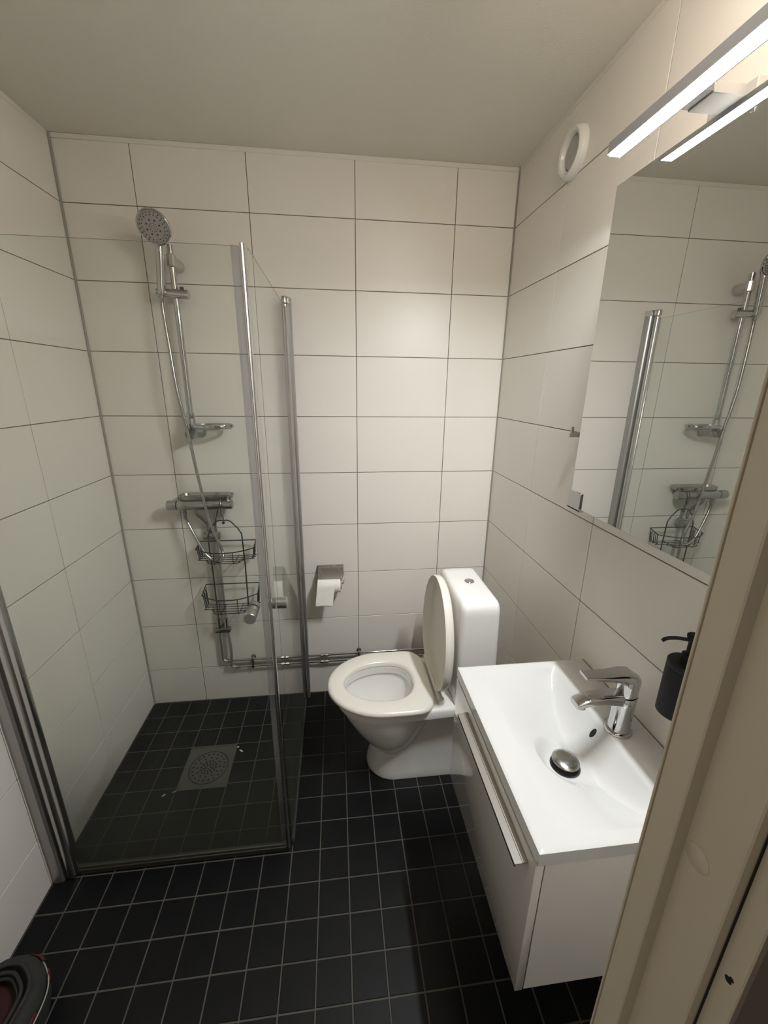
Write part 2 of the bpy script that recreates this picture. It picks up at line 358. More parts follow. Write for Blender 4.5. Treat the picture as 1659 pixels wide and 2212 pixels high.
# ------------------------------------------------------------------ vanity, basin
BX0, BX1, BY0, BY1, BZ, BB = 1.318, W - 0.0005, -1.379, -0.862, 0.7895, 0.757
vn = thing('vanity_cabinet', 'wall-hung white vanity cabinet with a glossy drawer front under the basin', 'cabinet', (1.52, -1.12, 0.376))
vb = MB()
vb.box((BX0 + 0.019, BY0 + 0.005, 0.377), (W, BY0 + 0.021, BB - 0.0005), 0.0008, 1); vb.box((BX0 + 0.019, BY1 - 0.021, 0.377), (W, BY1 - 0.005, BB - 0.0005), 0.0008, 1)
vb.box((BX0 + 0.019, BY0 + 0.02, 0.377), (W, BY1 - 0.02, 0.393)); vb.box((W - 0.012, BY0 + 0.02, 0.39), (W, BY1 - 0.02, 0.70)); vb.box((BX0 + 0.019, BY0 + 0.02, 0.39), (BX0 + 0.033, BY1 - 0.02, 0.70))
vb.build('body', M['lacquer'], vn)
MB().box((BX0 - 0.001, BY0 + 0.004, 0.376), (BX0 + 0.0165, BY1 - 0.004, 0.752), 0.0012, 2).build('drawer_front', M['gloss'], vn)
hd = MB()
hd.box((1.2895, -1.352, 0.7228), (1.3195, -0.974, 0.7252), 0.0005, 1)
hd.box((1.3055, -1.352, 0.7248), (1.3190, -0.974, 0.7272), 0.0004, 1)
hdo = hd.build('handle', M['handle'], vn)
MB().box((1.2890, -1.352, 0.7185), (1.2915, -0.974, 0.7236), 0.0004, 1).build('handle_lip_reflection', M['hole'], hdo)  # near-black colour paints the dark floor's reflection in the polished lip
MB().box((BX0 + 0.0168, BY0 + 0.0065, 0.379), (BX0 + 0.0188, BY1 - 0.0065, 0.750)).build('drawer_gap_shade', M['hole'], vn, smooth=False)  # black plate standing in for the shade inside the drawer gap

bs = thing('washbasin', 'white rectangular washbasin with a curved bowl on the vanity', 'sink', (1.52, -1.12, BB))
YC, HW, DM = -1.121, 0.236, 0.080
DX, DY = 1.497, -1.164
def bz(x, y):
    z = bz0(x, y); r = math.hypot(x - DX, y - DY)
    if r < 0.08:
        k = min(1, max(0, (0.08 - r) / 0.043)); k = k * k * (3 - 2 * k); z = z * (1 - k) + (bz0(DX, DY) - 0.010) * k
    return z
def bz0(x, y):
    t = (y - YC) / HW
    if abs(t) >= 1: return BZ
    xa = 1.545 + 0.054 * t * t
    dm = DM * (1 - t * t) ** 0.8
    xf, xb = 1.380, 1.618
    ed = 1.0
    if x <= xf or x >= xb: return BZ
    if x <= xa:
        u = (x - xf) / (xa - xf); return BZ - 0.0012 * min(1, u * 40) * min(1, (1 - abs(t)) * 12) - max(0, dm * (0.25 * u + 0.75 * u ** 1.35) - 0.0012)
    v = (xb - x) / (xb - xa); return BZ - dm * (1 - (1 - v) ** 1.7)
NX, NY = 84, 110
gx = [BX0 + (BX1 - BX0) * i / NX for i in range(NX + 1)]; gy = [BY0 + (BY1 - BY0) * j / NY for j in range(NY + 1)]
b = MB(); vs = []; fs = []
for i, x in enumerate(gx):
    for j, y in enumerate(gy):
        z = bz(x, y); e = min(x - BX0, y - BY0, BY1 - y)
        if e < 0.0045: z -= 0.0022 * (1 - e / 0.0045) ** 2
        vs.append((x, y, z))
for i in range(NX):
    for j in range(NY):
        a = i * (NY + 1) + j; fs.append((a, a + NY + 1, a + NY + 2, a + 1))
b.add(vs, fs)
per = [(i, 0) for i in range(NX)] + [(NX, j) for j in range(NY)] + [(NX - i, NY) for i in range(NX)] + [(0, NY - j) for j in range(NY)]
top = [i * (NY + 1) + j for i, j in per]; o0 = len(b.v); n_ = len(per)
b.add([(gx[i], gy[j], BB + 0.0003) for i, j in per], [])
for k in range(n_): b.f.append((top[k], top[(k + 1) % n_], o0 + (k + 1) % n_, o0 + k)); b.mi.append(0)
b.build('bowl', M['basin'], bs, ang=55)
DZ = bz(DX, DY)
MB().lathe((DX, DY, DZ - 0.006), (0, 0, 1), [(0.0345, 0), (0.0345, 0.0066), (0.031, 0.0072), (0.0, 0.0072)], 32, True, False).build('drain_ring', M['rubber'], bs)
dp = MB().lathe((DX - 0.001, DY, DZ + 0.004), (0.03, 0, 1), [(0.012, -0.004), (0.012, 0.009), (0.030, 0.010), (0.0315, 0.012), (0.030, 0.0142), (0.022, 0.0175), (0.010, 0.0192), (0.0, 0.0195)], 36, True, False).build('drain_plug', M['dull_chrome'], bs)
MB().lathe((DX + 0.010, DY + 0.006, DZ + 0.0226), (0, 0, 1), [(0.0028, 0), (0.0022, 0.0012), (0, 0.0014)], 10, True, False).build('rust_mark', M['rust'], dp)
OX = 1.600; OY = -1.108; OZ = bz(OX, OY)
nv = Vector((-(bz(OX + 0.004, OY) - bz(OX - 0.004, OY)) / 0.008, 0, 1)).normalized()
ov = MB(); cpt = Vector((OX, OY, OZ)) + nv * 0.0006; uu = Vector((0, 1, 0)); ww = nv.cross(uu)
ov.loft([[cpt + uu * (0.0068 * math.cos(2 * PI * k / 24)) * s + ww * (0.0135 * math.sin(2 * PI * k / 24)) * s + nv * h for k in range(24)] for s, h in ((1.0, 0), (0.8, 0.0006))])
ov.build('overflow_hole', M['hole'], bs)

MB().tube([(W - 0.0015, BY0 + 0.004, BZ), (W - 0.0015, BY1 - 0.004, BZ)], 0.0017, 6).build('sealant_joint', M['joint'], bs)

# mixer tap
TX, TY = 1.645, -1.131
tp = thing('basin_tap', 'chrome single-lever mixer tap on the back ledge of the washbasin', 'tap', (TX, TY, BZ))
MB().lathe((TX, TY, BZ), (0, 0, 1), [(0.031, 0), (0.0315, 0.003), (0.030, 0.006), (0.0265, 0.0072)], 36).build('base_ring', M['chrome'], tp)
def elring(cx, cy, z, rx, ry, n=36, tilt=0): return [(cx + rx * math.cos(2 * PI * k / n), cy + ry * math.sin(2 * PI * k / n), z + tilt * math.cos(2 * PI * k / n) * rx) for k in range(n)]
bd = MB(); bd.loft([elring(TX, TY, BZ + 0.0065, 0.0255, 0.0255), elring(TX, TY, 0.83, 0.0245, 0.0245), elring(TX + 0.001, TY, 0.872, 0.0248, 0.0248), elring(TX + 0.0015, TY, 0.894, 0.0252, 0.0252, tilt=0.12), elring(TX + 0.0015, TY, 0.896, 0.024, 0.024, tilt=0.12)])
bd.build('body', M['chrome'], tp)
sp = MB()
def rrect(x, yc, zb, zt, hw, r=0.006):
    out = []
    for (sy, sz, a0) in ((1, 1, 0), (-1, 1, 90), (-1, -1, 180), (1, -1, 270)):
        for k in range(5):
            a = math.radians(a0 + 22.5 * k); rr = min(r, (zt - zb) / 2.05)
            out.append((x, yc + sy * (hw - rr) + rr * math.cos(a), (zt - rr if sz > 0 else zb + rr) + rr * math.sin(a)))
    return out
sp.loft([rrect(1.640, TY, 0.868, 0.900, 0.018), rrect(1.615, TY, 0.876, 0.9035, 0.0185), rrect(1.585, TY, 0.880, 0.9040, 0.0185), rrect(1.550, TY, 0.879, 0.8995, 0.0185), rrect(1.527, TY, 0.875, 0.8925, 0.0182), rrect(1.517, TY, 0.873, 0.8865, 0.0172)])
so = sp.build('spout', M['chrome'], tp)
MB().lathe((1.5345, TY, 0.8785), (-0.18, 0, -1), [(0.0125, 0), (0.0125, 0.010), (0.0105, 0.0125), (0.009, 0.0122)], 24).build('aerator', M['dull_chrome'], so)
lv = MB()
lv.loft([elring(TX + 0.002, TY, 0.8995, 0.0235, 0.0235, tilt=0.12), elring(TX + 0.003, TY, 0.925, 0.0238, 0.0238, tilt=0.05), elring(TX + 0.003, TY, 0.9385, 0.0235, 0.0235), elring(TX + 0.002, TY, 0.947, 0.0195, 0.0205), elring(TX, TY, 0.950, 0.010, 0.012)])
lv.loft([rrect(1.668, TY, 0.930, 0.9375, 0.012, 0.003), rrect(1.662, TY, 0.930, 0.9490, 0.019), rrect(1.645, TY, 0.934, 0.9600, 0.0215), rrect(1.620, TY, 0.940, 0.9625, 0.0205), rrect(1.590, TY, 0.9445, 0.9600, 0.018, 0.005), rrect(1.560, TY, 0.9485, 0.9595, 0.0165, 0.004), rrect(1.536, TY, 0.9520, 0.9605, 0.0162, 0.0035), rrect(1.527, TY, 0.9550, 0.9610, 0.0155, 0.0025)])
lv.build('lever', M['chrome'], tp)

# soap dispenser hung on the wall beside the basin
SX, SY = 1.664, -1.243
sd = thing('soap_dispenser', 'matt black soap pump hung on the wall beside the basin, cut by the door frame', 'dispenser', (SX, SY, 0.945))
MB().lathe((SX, SY, 0.943), (0, 0, 1), [(0.032, 0), (0.0345, 0.002), (0.0345, 0.110), (0.0345, 0.1105), (0.0335, 0.112), (0.0335, 0.1125), (0.0345, 0.114), (0.0345, 0.122), (0.0325, 0.1245), (0.0, 0.1245)], 40, True, False).build('bottle', M['black'], sd)
MB().lathe((SX, SY, 1.0675), (0, 0, 1), [(0.0135, 0), (0.0135, 0.019), (0.011, 0.021), (0.0075, 0.0212), (0.0075, 0.05), (0.0105, 0.052), (0.0125, 0.058), (0.0125, 0.062), (0.010, 0.064)], 28).build('pump', M['black'], sd)
MB().tube(bez([(SX - 0.004, SY, 1.119), (SX - 0.025, SY + 0.010, 1.119), (SX - 0.042, SY + 0.017, 1.115), (SX - 0.049, SY + 0.020, 1.108)], 5), 0.0036, 12).build('nozzle', M['black'], sd)
MB().box((SX + 0.033, SY - 0.012, 0.99), (W, SY + 0.012, 1.04), 0.002, 1).build('wall_bracket', M['black'], sd)

# ------------------------------------------------------------------ toilet
CY = -0.447
to = thing('toilet', 'white floor-standing toilet with its seat down and lid raised', 'toilet', (1.3, CY, 0))
def sec(z, xf, xm, xb, wf, wb, n=28, p=2.0):
    # front half ellipse from xm to the tip xf, then straight sides to the back
    out = []
    for k in range(n + 1):
        a = PI / 2 + PI * k / n; c, s = math.cos(a), math.sin(a)
        out.append((xm + (xm - xf) * math.copysign(abs(c) ** (2 / p), c), CY + wf * math.copysign(abs(s) ** (2 / p), s), z))
    for k in range(1, 6): out.append((xm + (xb - xm) * k / 5, CY - wf + (wf - wb) * (k / 5), z))
    for k in range(1, 4): out.append((xb, CY - wb + 2 * wb * k / 4, z))
    for k in range(0, 5): out.append((xb - (xb - xm) * k / 5, CY + wb + (wf - wb) * (k / 5), z))
    return out
ped = MB()
# foot and rear body
ped.loft([sec(0.0, 1.074, 1.19, 1.57, .112, .112), sec(0.010, 1.073, 1.19, 1.57, .113, .113), sec(0.04, 1.080, 1.19, 1.57, .109, .111), sec(0.08, 1.091, 1.19, 1.57, .1045, .111), sec(0.115, 1.099, 1.19, 1.57, .103, .112), sec(0.135, 1.108, 1.20, 1.57, .101, .113),
    sec(0.17, 1.14, 1.24, 1.57, .098, .115), sec(0.22, 1.19, 1.29, 1.57, .100, .119), sec(0.28, 1.25, 1.34, 1.57, .110, .128), sec(0.33, 1.30, 1.38, 1.57, .125, .140), sec(0.360, 1.33, 1.40, 1.57, .140, .150)], True, False)
# bowl
def bsec(z, x0, x1, w, n=48):
    xm = x0 + (x1 - x0) * 0.45; out = []
    for k in range(n):
        a = 2 * PI * k / n + PI / 2; c, s_ = math.cos(a), math.sin(a); out.append((xm + ((xm - x0) if c < 0 else (x1 - xm)) * c, CY + w * s_, z))
    return out
ped.loft([bsec(0.120, 1.118, 1.240, .092), bsec(0.128, 1.102, 1.255, .102), bsec(0.145, 1.083, 1.275, .113), bsec(0.17, 1.060, 1.298, .127), bsec(0.20, 1.036, 1.318, .139), bsec(0.25, 1.002, 1.345, .154), bsec(0.30, 0.974, 1.372, .164), bsec(0.345, 0.953, 1.395, .170), bsec(0.366, 0.948, 1.40, .171)], True, False)
# rim band and deck
ped.loft([sec(0.352, 0.951, 1.13, 1.568, .168, .150), sec(0.354, 0.945, 1.13, 1.57, .173, .154), sec(0.385, 0.940, 1.13, 1.57, .176, .156), sec(0.393, 0.945, 1.13, 1.568, .171, .151), sec(0.395, 0.953, 1.13, 1.56, .163, .146)], False, False)
def oval(z, x0, x1, w, n=57, p=2.0):
    xm, a_ = x1 - (x1 - x0) * 0.42, None
    out = []
    for k in range(n):
        a = 2 * PI * k / n + PI / 2; c, s = math.cos(a), math.sin(a)
        r = (xm - x0) if c < 0 else (x1 - xm)
        out.append((xm + r * c, CY + w * s, z))
    return out
nsec = len(sec(0, 1, 1.1, 1.5, .1, .1))
def rim(z, x0, x1, w):
    xm = x1 - (x1 - x0) * 0.40; out = []
    for k in range(nsec):
        a = 2 * PI * k / nsec + PI / 2; c, s_ = math.cos(a), math.sin(a)
        out.append((xm + ((xm - x0) * c if c < 0 else (x1 - xm) * abs(c) ** 0.8), CY + w * (s_ if c < 0 else math.copysign(abs(s_) ** 0.86, s_)), z))
    return out
# deck to inner hole and bowl inside
r0 = sec(0.395, 0.953, 1.13, 1.56, .163, .146)
ped.loft([r0, rim(0.395, 0.984, 1.264, 0.112)], False, False)
ped.loft([rim(0.395, 0.984, 1.264, 0.112), rim(0.362, 0.982, 1.266, 0.114), rim(0.358, 0.974, 1.272, 0.122), rim(0.33, 0.978, 1.266, 0.120), rim(0.28, 1.000, 1.248, 0.104), rim(0.235, 1.035, 1.234, 0.082), rim(0.19, 1.080, 1.220, 0.056), rim(0.150, 1.115, 1.212, 0.038), rim(0.14, 1.13, 1.205, 0.028)], False, True)
ped.build('bowl', M['china'], to, ang=50)
# seat ring: outer and inner outline
def outline(x0, x1, w, z, n=64, back=0.10, e=2.0):
    # x1 end is squared with rounded corners
    xm = x0 + (x1 - x0) * 0.55; out = []
    for k in range(n):
        a = 2 * PI * k / n + PI / 2; c, s = math.cos(a), math.sin(a)
        if c < 0: out.append((xm + (xm - x0) * c, CY + w * s, z))
        else:
            q = 7.0
            out.append((xm + (x1 - xm) * abs(c) ** (2 / q), CY + (w - 0.034 * abs(c) ** 2) * math.copysign(abs(s) ** (2 / q), s), z))
    return out
def inner(z, x0, x1, w, n=64):
    xm = x1 - (x1 - x0) * 0.40; out = []
    for k in range(n):
        a = 2 * PI * k / n + PI / 2; c, s_ = math.cos(a), math.sin(a)
        if c < 0: out.append((xm + (xm - x0) * c, CY + w * s_, z))
        else: out.append((xm + (x1 - xm) * abs(c) ** 0.8, CY + w * math.copysign(abs(s_) ** 0.86, s_), z))
    return out
st = MB()
ro = [(0.916, 1.333, .186, 0.3985), (0.912, 1.338, .191, 0.402), (0.912, 1.338, .191, 0.411), (0.916, 1.333, .186, 0.4175), (0.926, 1.326, .178, 0.4205)]
ri = [(0.968, 1.280, .127, 0.4195), (0.976, 1.272, .119, 0.4165), (0.981, 1.267, .114, 0.410), (0.982, 1.266, .113, 0.3985)]
rings = [outline(x0, x1, w, z) for x0, x1, w, z in ro] + [inner(z, x0, x1, w) for x0, x1, w, z in ri]
st.loft(rings + [rings[0]], False, False)
st.build('seat', M['seat'], to, ang=60)
# lid: same outline stood up against the tank
ldm = MB(); LX, LZ, LEAN = 1.366, 0.424, math.radians(1.0)
def lidpt(s, y, d):
    # s: distance up from the hinge, d: thickness direction (towards the seat = -x)
    return (LX + s * math.sin(LEAN) - d * math.cos(LEAN), y, LZ + s * math.cos(LEAN) + d * math.sin(LEAN))
LL = 0.452; LW = 0.195
def lidring(sc, d, grow=0.0, n=64):
    out = []; sm = LL * 0.42
    for k in range(n):
        a = 2 * PI * k / n + PI / 2; c, s_ = math.cos(a), math.sin(a)
        if c > 0: s = sm + (LL - sm) * c ** 1.0; y = LW * s_
        else:
            q = 3.0; s = sm - (sm + 0.010) * abs(c) ** (2 / q); y = (LW - 0.05 * abs(c) ** 2) * math.copysign(abs(s_) ** (2 / q), s_)
        cs = LL * 0.48
        out.append(lidpt(cs + (s - cs) * sc, CY + y * sc, d))
    return out
ldm.loft([lidring(0.55, -0.012), lidring(0.86, -0.010), lidring(0.925, -0.004), lidring(0.955, 0.010), lidring(0.975, 0.0205), lidring(0.99, 0.0225), lidring(1.0, 0.018), lidring(1.0, 0.004), lidring(0.985, -0.006), lidring(0.93, -0.013), lidring(0.6, -0.018)])
lo = ldm.build('lid', M['seat'], to, ang=60)
for s, y in ((0.395, 0.085), (0.395, -0.085)):
    MB().lathe(lidpt(s, CY + y, -0.0105), (-1, 0, 0.03), [(0.008, 0), (0.007, 0.006), (0.004, 0.008)], 14).build('buffer', M['seat'], lo)
hg = MB(); hg.tube([(1.351, CY - 0.140, 0.420), (1.351, CY + 0.140, 0.420)], 0.008, 14); hb = hg.build('hinge_bar', M['seat'], to)
for sy in (-1, 1):
    g = MB(); g.lathe((1.362, CY + sy * 0.128, 0.3945), (0, 0, 1), [(0.013, 0), (0.013, 0.010), (0.010, 0.014), (0.010, 0.022)], 18); g.tube([(1.362, CY + sy * 0.128, 0.414), (1.349, CY + sy * 0.128, 0.416)], 0.006, 10); g.build('hinge', M['plastic'], to)
# tank
tk = MB()
def tring(z, x0, x1, w, r, n=5, bow=0.0):
    out = []
    for (cx, cy, a0) in ((x1 - r, CY - 0.003 + w - r, 0), (x0 + r, CY - 0.003 + w - r, 90), (x0 + r, CY - 0.003 - w + r, 180), (x1 - r, CY - 0.003 - w + r, 270)):
        for k in range(n + 1):
            a = math.radians(a0 + 90 * k / n); out.append((cx + r * math.cos(a), cy + r * math.sin(a), z))
    return out
tk.loft([tring(0.392, 1.412, 1.568, .150, .02), tring(0.42, 1.408, 1.566, .157, .02), tring(0.60, 1.406, 1.561, .163, .02), tring(0.80, 1.404, 1.5535, .166, .02), tring(0.822, 1.4045, 1.552, .165, .02), tring(0.838, 1.407, 1.5495, .160, .02), tring(0.846, 1.411, 1.546, .152, .02), tring(0.850, 1.418, 1.540, .140, .018), tring(0.8515, 1.43, 1.53, .115, .015)])
tk.build('tank', M['china'], to, ang=50)
fb = MB().lathe((1.487, CY + 0.012, 0.850), (0, 0, 1), [(0.0195, 0), (0.0195, 0.0035), (0.018, 0.005), (0.0150, 0.0052), (0.0145, 0.0032)], 32).build('flush_button', M['chrome'], to)
for s in (-1, 1):
    hb = MB(); pts = [(1.487 + 0.0135 * math.cos(a), CY + 0.012 + s * (0.0008 + 0.0135 * abs(math.sin(a)))) for a in [PI * k / 12 for k in range(13)]]
    hb.prism(pts, 0.8530, 0.8552); hb.build('button_half', M['chrome'], fb)

# toilet paper and its holder
hp = thing('paper_holder', 'chrome toilet paper holder with a hinged flap on the back wall', 'holder', (0.93, 0, 0.75))
MB().box((0.866, -0.012, 0.742), (0.993, 0.0, 0.7515), 0.001, 1).build('wall_plate', M['chrome'], hp)
fp = MB(); fp.loft([[(0.868, -0.013, 0.7475), (0.992, -0.013, 0.7475), (0.992, -0.0145, 0.7487), (0.868, -0.0145, 0.7487)], [(0.870, -0.030, 0.738), (0.991, -0.030, 0.738), (0.991, -0.031, 0.7395), (0.870, -0.031, 0.7395)], [(0.871, -0.066, 0.7055), (0.991, -0.066, 0.7055), (0.991, -0.0672, 0.7065), (0.871, -0.0672, 0.7065)]])
fp.build('flap', M['dull_chrome'], hp)
MB().tube(bez([(0.990, -0.004, 0.745), (0.992, -0.02, 0.715), (0.992, -0.045, 0.680), (0.988, -0.05, 0.672), (0.978, -0.05, 0.6705), (0.872, -0.05, 0.6705)], 6), 0.0028, 10).build('roll_arm', M['chrome'], hp)
tr = thing('toilet_roll', 'nearly used white toilet roll with a loose hanging end in the holder', 'toilet paper', (0.92, -0.05, 0.64))
RC = (-0.052, 0.6675); RR = 0.0375
rl = MB(); n = 36
def xr(x, r): return [(x, RC[0] + r * math.cos(2 * PI * k / n), RC[1] + r * math.sin(2 * PI * k / n)) for k in range(n)]
rl.loft([xr(0.878, 0.0235), xr(0.878, RR), xr(0.976, RR), xr(0.976, 0.0235)], False, False); rl.build('roll', M['paper'], tr)
co = MB(); co.loft([xr(0.8775, 0.0215), xr(0.8775, 0.0234), xr(0.982, 0.0234), xr(0.982, 0.0215), xr(0.8775, 0.0215)], False, False); co.build('core', M['card'], tr)
sh = MB(); vs = []; NU, NV = 16, 22
for i in range(NV + 1):
    t = i / NV
    for k in range(NU + 1):
        u = k / NU
        if t < 0.3:
            a = math.radians(100 + 75 * t / 0.3); y = RC[0] + (RR + 0.0012) * math.cos(a); z = RC[1] + (RR + 0.0012) * math.sin(a)
        else:
            s = (t - 0.3) / 0.7; a = math.radians(175); y = RC[0] + (RR + 0.0012) * math.cos(a) - 0.006 * s; z = RC[1] + (RR + 0.0012) * math.sin(a) - 0.094 * s - 0.003 * s * u
        y += 0.0016 * math.sin(6 * u + 5 * t) * t + 0.0009 * math.sin(17 * u * t + 9 * t)
        x = 0.868 - 0.014 * t + u * (0.084 - 0.002 * t)
        vs.append((x, y, z))
fs = [(i * (NU + 1) + k, i * (NU + 1) + k + 1, (i + 1) * (NU + 1) + k + 1, (i + 1) * (NU + 1) + k) for i in range(NV) for k in range(NU)]
sh.add(vs, fs); sho = sh.build('loose_sheet', M['paper'], tr, ang=180)
sm_ = sho.modifiers.new('thickness', 'SOLIDIFY'); sm_.thickness = 0.0006

# ------------------------------------------------------------------ water pipes along the back wall
PY = -0.026
def coupling(b, x, z):
    for dx, r in ((-0.019, .0085), (0.004, .0085)):
        b.lathe((x + dx, PY, z), (1, 0, 0), [(r, 0), (r, 0.015)], 6)
    b.lathe((x - 0.024, PY, z), (1, 0, 0), [(0.0068, 0), (0.0068, 0.05)], 14)
def pipe(name, label, rx, zt, zh, bulge, xend):
    p = thing(name, label, 'pipe', (rx, PY, zh))
    path = [(rx, PY, 0.955), (rx, PY, 0.55), (rx, PY, 0.45)]
    if bulge: path += [(rx + 0.004, PY - 0.004, 0.40), (rx + 0.012, PY - 0.014, 0.34), (rx + 0.011, PY - 0.0185, 0.285), (rx + 0.006, PY - 0.0175, 0.242), (rx + 0.001, PY - 0.006, zh + 0.012)]
    else: path += [(rx - 0.001, PY, 0.36), (rx, PY, zh + 0.02)]
    path += [(rx + 0.006, PY, zh + 0.004), (rx + 0.022, PY, zh)]
    b = MB(); b.tube(bez(path, 5), 0.0078, 12); b.build('riser', M['riser'], p)
    b = MB(); b.tube([(rx + 0.020, PY, zh), (xend, PY, zh)], 0.0053, 12); b.build('run', M['chrome'], p)
    for x in (0.682, 0.885):
        c = MB(); coupling(c, x, zh); c.build('coupling', M['dull_chrome'], p)
    c = MB(); c.lathe((rx + 0.024, PY, zh), (1, 0, 0), [(.0092, 0), (.0092, .012), (.0075, .013), (.0075, .022)], 14); c.build('elbow_nut', M['dull_chrome'], p)
    c = MB(); c.lathe((rx, PY, 0.447), (0, 0, 1), [(.0105, 0), (.0105, .016), (.0088, .017), (.0088, .038), (.0105, .039), (.0105, .052)], 8); c.build('joint', M['dull_chrome'], p)
    return p
pipe('water_pipe', 'chrome water pipe running along the back wall, upper of the two', 0.377, 0.95, 0.252, False, W - 0.004)
pipe('water_pipe', 'chrome water pipe running along the back wall, lower of the two', 0.413, 0.95, 0.213, True, W - 0.004)
def clampv(x, label):
    t = thing('pipe_clamp', label, 'clamp', (x, -0.0, 0.23))
    b = MB(); b.lathe((x, 0, 0.252), (0, -1, 0), [(0.012, 0), (0.012, 0.003), (0.006, 0.005), (0.006, 0.018)], 20); b.build('rosette', M['dull_chrome'], t)
    b = MB(); b.box((x - 0.006, PY - 0.0085, 0.203), (x + 0.006, PY + 0.0085, 0.262), 0.003, 2); b.build('bracket', M['dull_chrome'], t)
clampv(0.522, 'small pipe clamp on the back wall behind the shower glass')
clampv(1.066, 'small pipe clamp on the back wall beside the toilet seat')
t = thing('pipe_clamp', 'pipe clamp holding both risers just under the shower mixer', 'clamp', (0.395, 0, 0.92))
MB().box((0.358, PY - 0.013, 0.915), (0.432, PY + 0.012, 0.943), 0.003, 2).build('bracket', M['dull_chrome'], t); MB().lathe((0.395, 0, 0.929), (0, -1, 0), [(0.02, 0), (0.02, 0.004), (0.01, 0.006), (0.01, 0.02)], 20).build('rosette', M['dull_chrome'], t)
t = thing('pipe_clamp', 'pipe clamp holding both risers below the wire shower rack', 'clamp', (0.395, 0, 0.44))
MB().box((0.358, PY - 0.014, 0.424), (0.432, PY + 0.012, 0.446), 0.003, 2).build('bracket', M['dull_chrome'], t); MB().lathe((0.395, 0, 0.435), (0, -1, 0), [(0.018, 0), (0.018, 0.004), (0.01, 0.006), (0.01, 0.02)], 20).build('rosette', M['dull_chrome'], t)

# ------------------------------------------------------------------ shower mixer
sm = thing('shower_mixer', 'chrome thermostat shower mixer with a small shelf on the back wall', 'shower mixer', (0.377, -0.07, 1.09))
MZ, MY = 1.090, -0.072
b = MB(); b.lathe((0.283, MY, MZ), (1, 0, 0), [(0.0205, 0), (0.022, 0.002), (0.022, 0.03), (0.0225, 0.10), (0.022, 0.183), (0.0205, 0.185)], 28); b.build('body', M['dull_chrome'], sm)
for x0, d, in ((0.281, -1), (0.470, 1)):
    b = MB(); b.lathe((x0, MY, MZ), (d, 0, 0), [(0.0185, 0), (0.0215, 0.002), (0.022, 0.034), (0.0205, 0.041), (0.016, 0.0425)], 28)
    b.build('knob', M['dull_chrome'], sm)
b = MB(); so_ = [(0.288, 0.508, -0.078, -0.006)]
def shelf_ring(z, e):
    out = []
    for (cx, cy, a0) in ((0.508 - 0.03 + e, -0.036 + e, 0), (0.286 + 0.03 - e, -0.036 + e, 90), (0.286 + 0.03 - e, -0.05 - e, 180), (0.508 - 0.03 + e, -0.05 - e, 270)):
        for k in range(6):
            a = math.radians(a0 + 18 * k); out.append((cx + 0.03 * math.cos(a), cy + 0.03 * math.sin(a) * (1 if True else 1), z))
    return out
b.loft([shelf_ring(1.1125, 0), shelf_ring(1.116, 0.001), shelf_ring(1.128, 0.003), shelf_ring(1.1295, 0.001), shelf_ring(1.128, -0.001), shelf_ring(1.1165, -0.004), shelf_ring(1.116, -0.008)]); b.build('shelf', M['dull_chrome'], sm)
for x in (0.339, 0.439):
    MB().lathe((x, -0.07, MZ + 0.018), (0, 0, 1), [(0.006, 0), (0.006, 0.007)], 12).build('shelf_post', M['dull_chrome'], sm)
b = MB(); b.lathe((0.303, MY, MZ - 0.020), (0, 0, -1), [(0.011, 0), (0.011, 0.008), (0.0125, 0.009), (0.0125, 0.024), (0.010, 0.025), (0.010, 0.034)], 8); b.build('hose_outlet', M['dull_chrome'], sm)
for xm, xr_, in ((0.345, 0.377), (0.445, 0.413)):
    b = MB(); b.tube(bez([(xm, MY + 0.006, MZ - 0.018), (xm + (xr_ - xm) * .25, MY + 0.012, MZ - 0.045), (xr_ - (xr_ - xm) * .25, -0.036, 1.010), (xr_, PY, 0.985), (xr_, PY, 0.950)], 6), 0.0085, 14); b.build('supply_bend', M['dull_chrome'], sm)

# ------------------------------------------------------------------ slide rail, hand shower, hose
RX, RY = 0.378, -0.060
sr = thing('shower_rail', 'chrome vertical shower rail with a clear soap dish at its foot', 'shower rail', (RX, 0, 1.38))
MB().tube([(RX, RY, 1.395), (RX, RY, 2.082)], 0.0117, 20).build('rail', M['chrome'], sr)
def fork(z):
    b = MB(); b.lathe((RX + 0.004, 0, z - 0.005), (-0.07, -1, 0.09), [(0.0225, 0), (0.0222, 0.022), (0.0195, 0.040), (0.0165, 0.052), (0.0155, 0.056)], 28)
    return b
fk = fork(2.030); fk.lathe((RX, RY, 2.008), (0, 0, 1), [(0.0145, 0), (0.0172, 0.003), (0.0172, 0.041), (0.0145, 0.044)], 10); fk.build('wall_bracket', M['satin'], sr, ang=20)
b = MB(); b.lathe((RX + 0.016, 0, 1.393), (-0.22, -1, 0.03), [(0.021, 0), (0.0205, 0.010), (0.017, 0.022), (0.016, 0.05), (0.0205, 0.056), (0.0215, 0.082), (0.018, 0.087)], 28); lb_ = b.build('wall_bracket', M['dull_chrome'], sr)
MB().lathe((RX + 0.016 - 0.019, -0.0865, 1.3955), (-0.22, -1, 0.03), [(0.0205, 0), (0.0205, 0.002), (0.018, 0.0035), (0, 0.0036)], 28, True, False).build('bracket_cap', M['capgrey'], lb_)
MB().lathe((RX, RY, 1.434), (0, 0, 1), [(0.0125, 0), (0.0165, 0.003), (0.0165, 0.022), (0.014, 0.024), (0.0155, 0.026), (0.0155, 0.045), (0.0115, 0.047)], 24).build('clamp_sleeve', M['satin'], sr)
b = MB(); pts = []
for k in range(40):
    a = 2 * PI * k / 40; pts.append((0.468 + 0.078 * math.cos(a), -0.085 + 0.048 * math.sin(a)))
def dring(z, s): return [(0.468 + (x - 0.468) * s, -0.085 + (y + 0.085) * s, z) for x, y in pts]
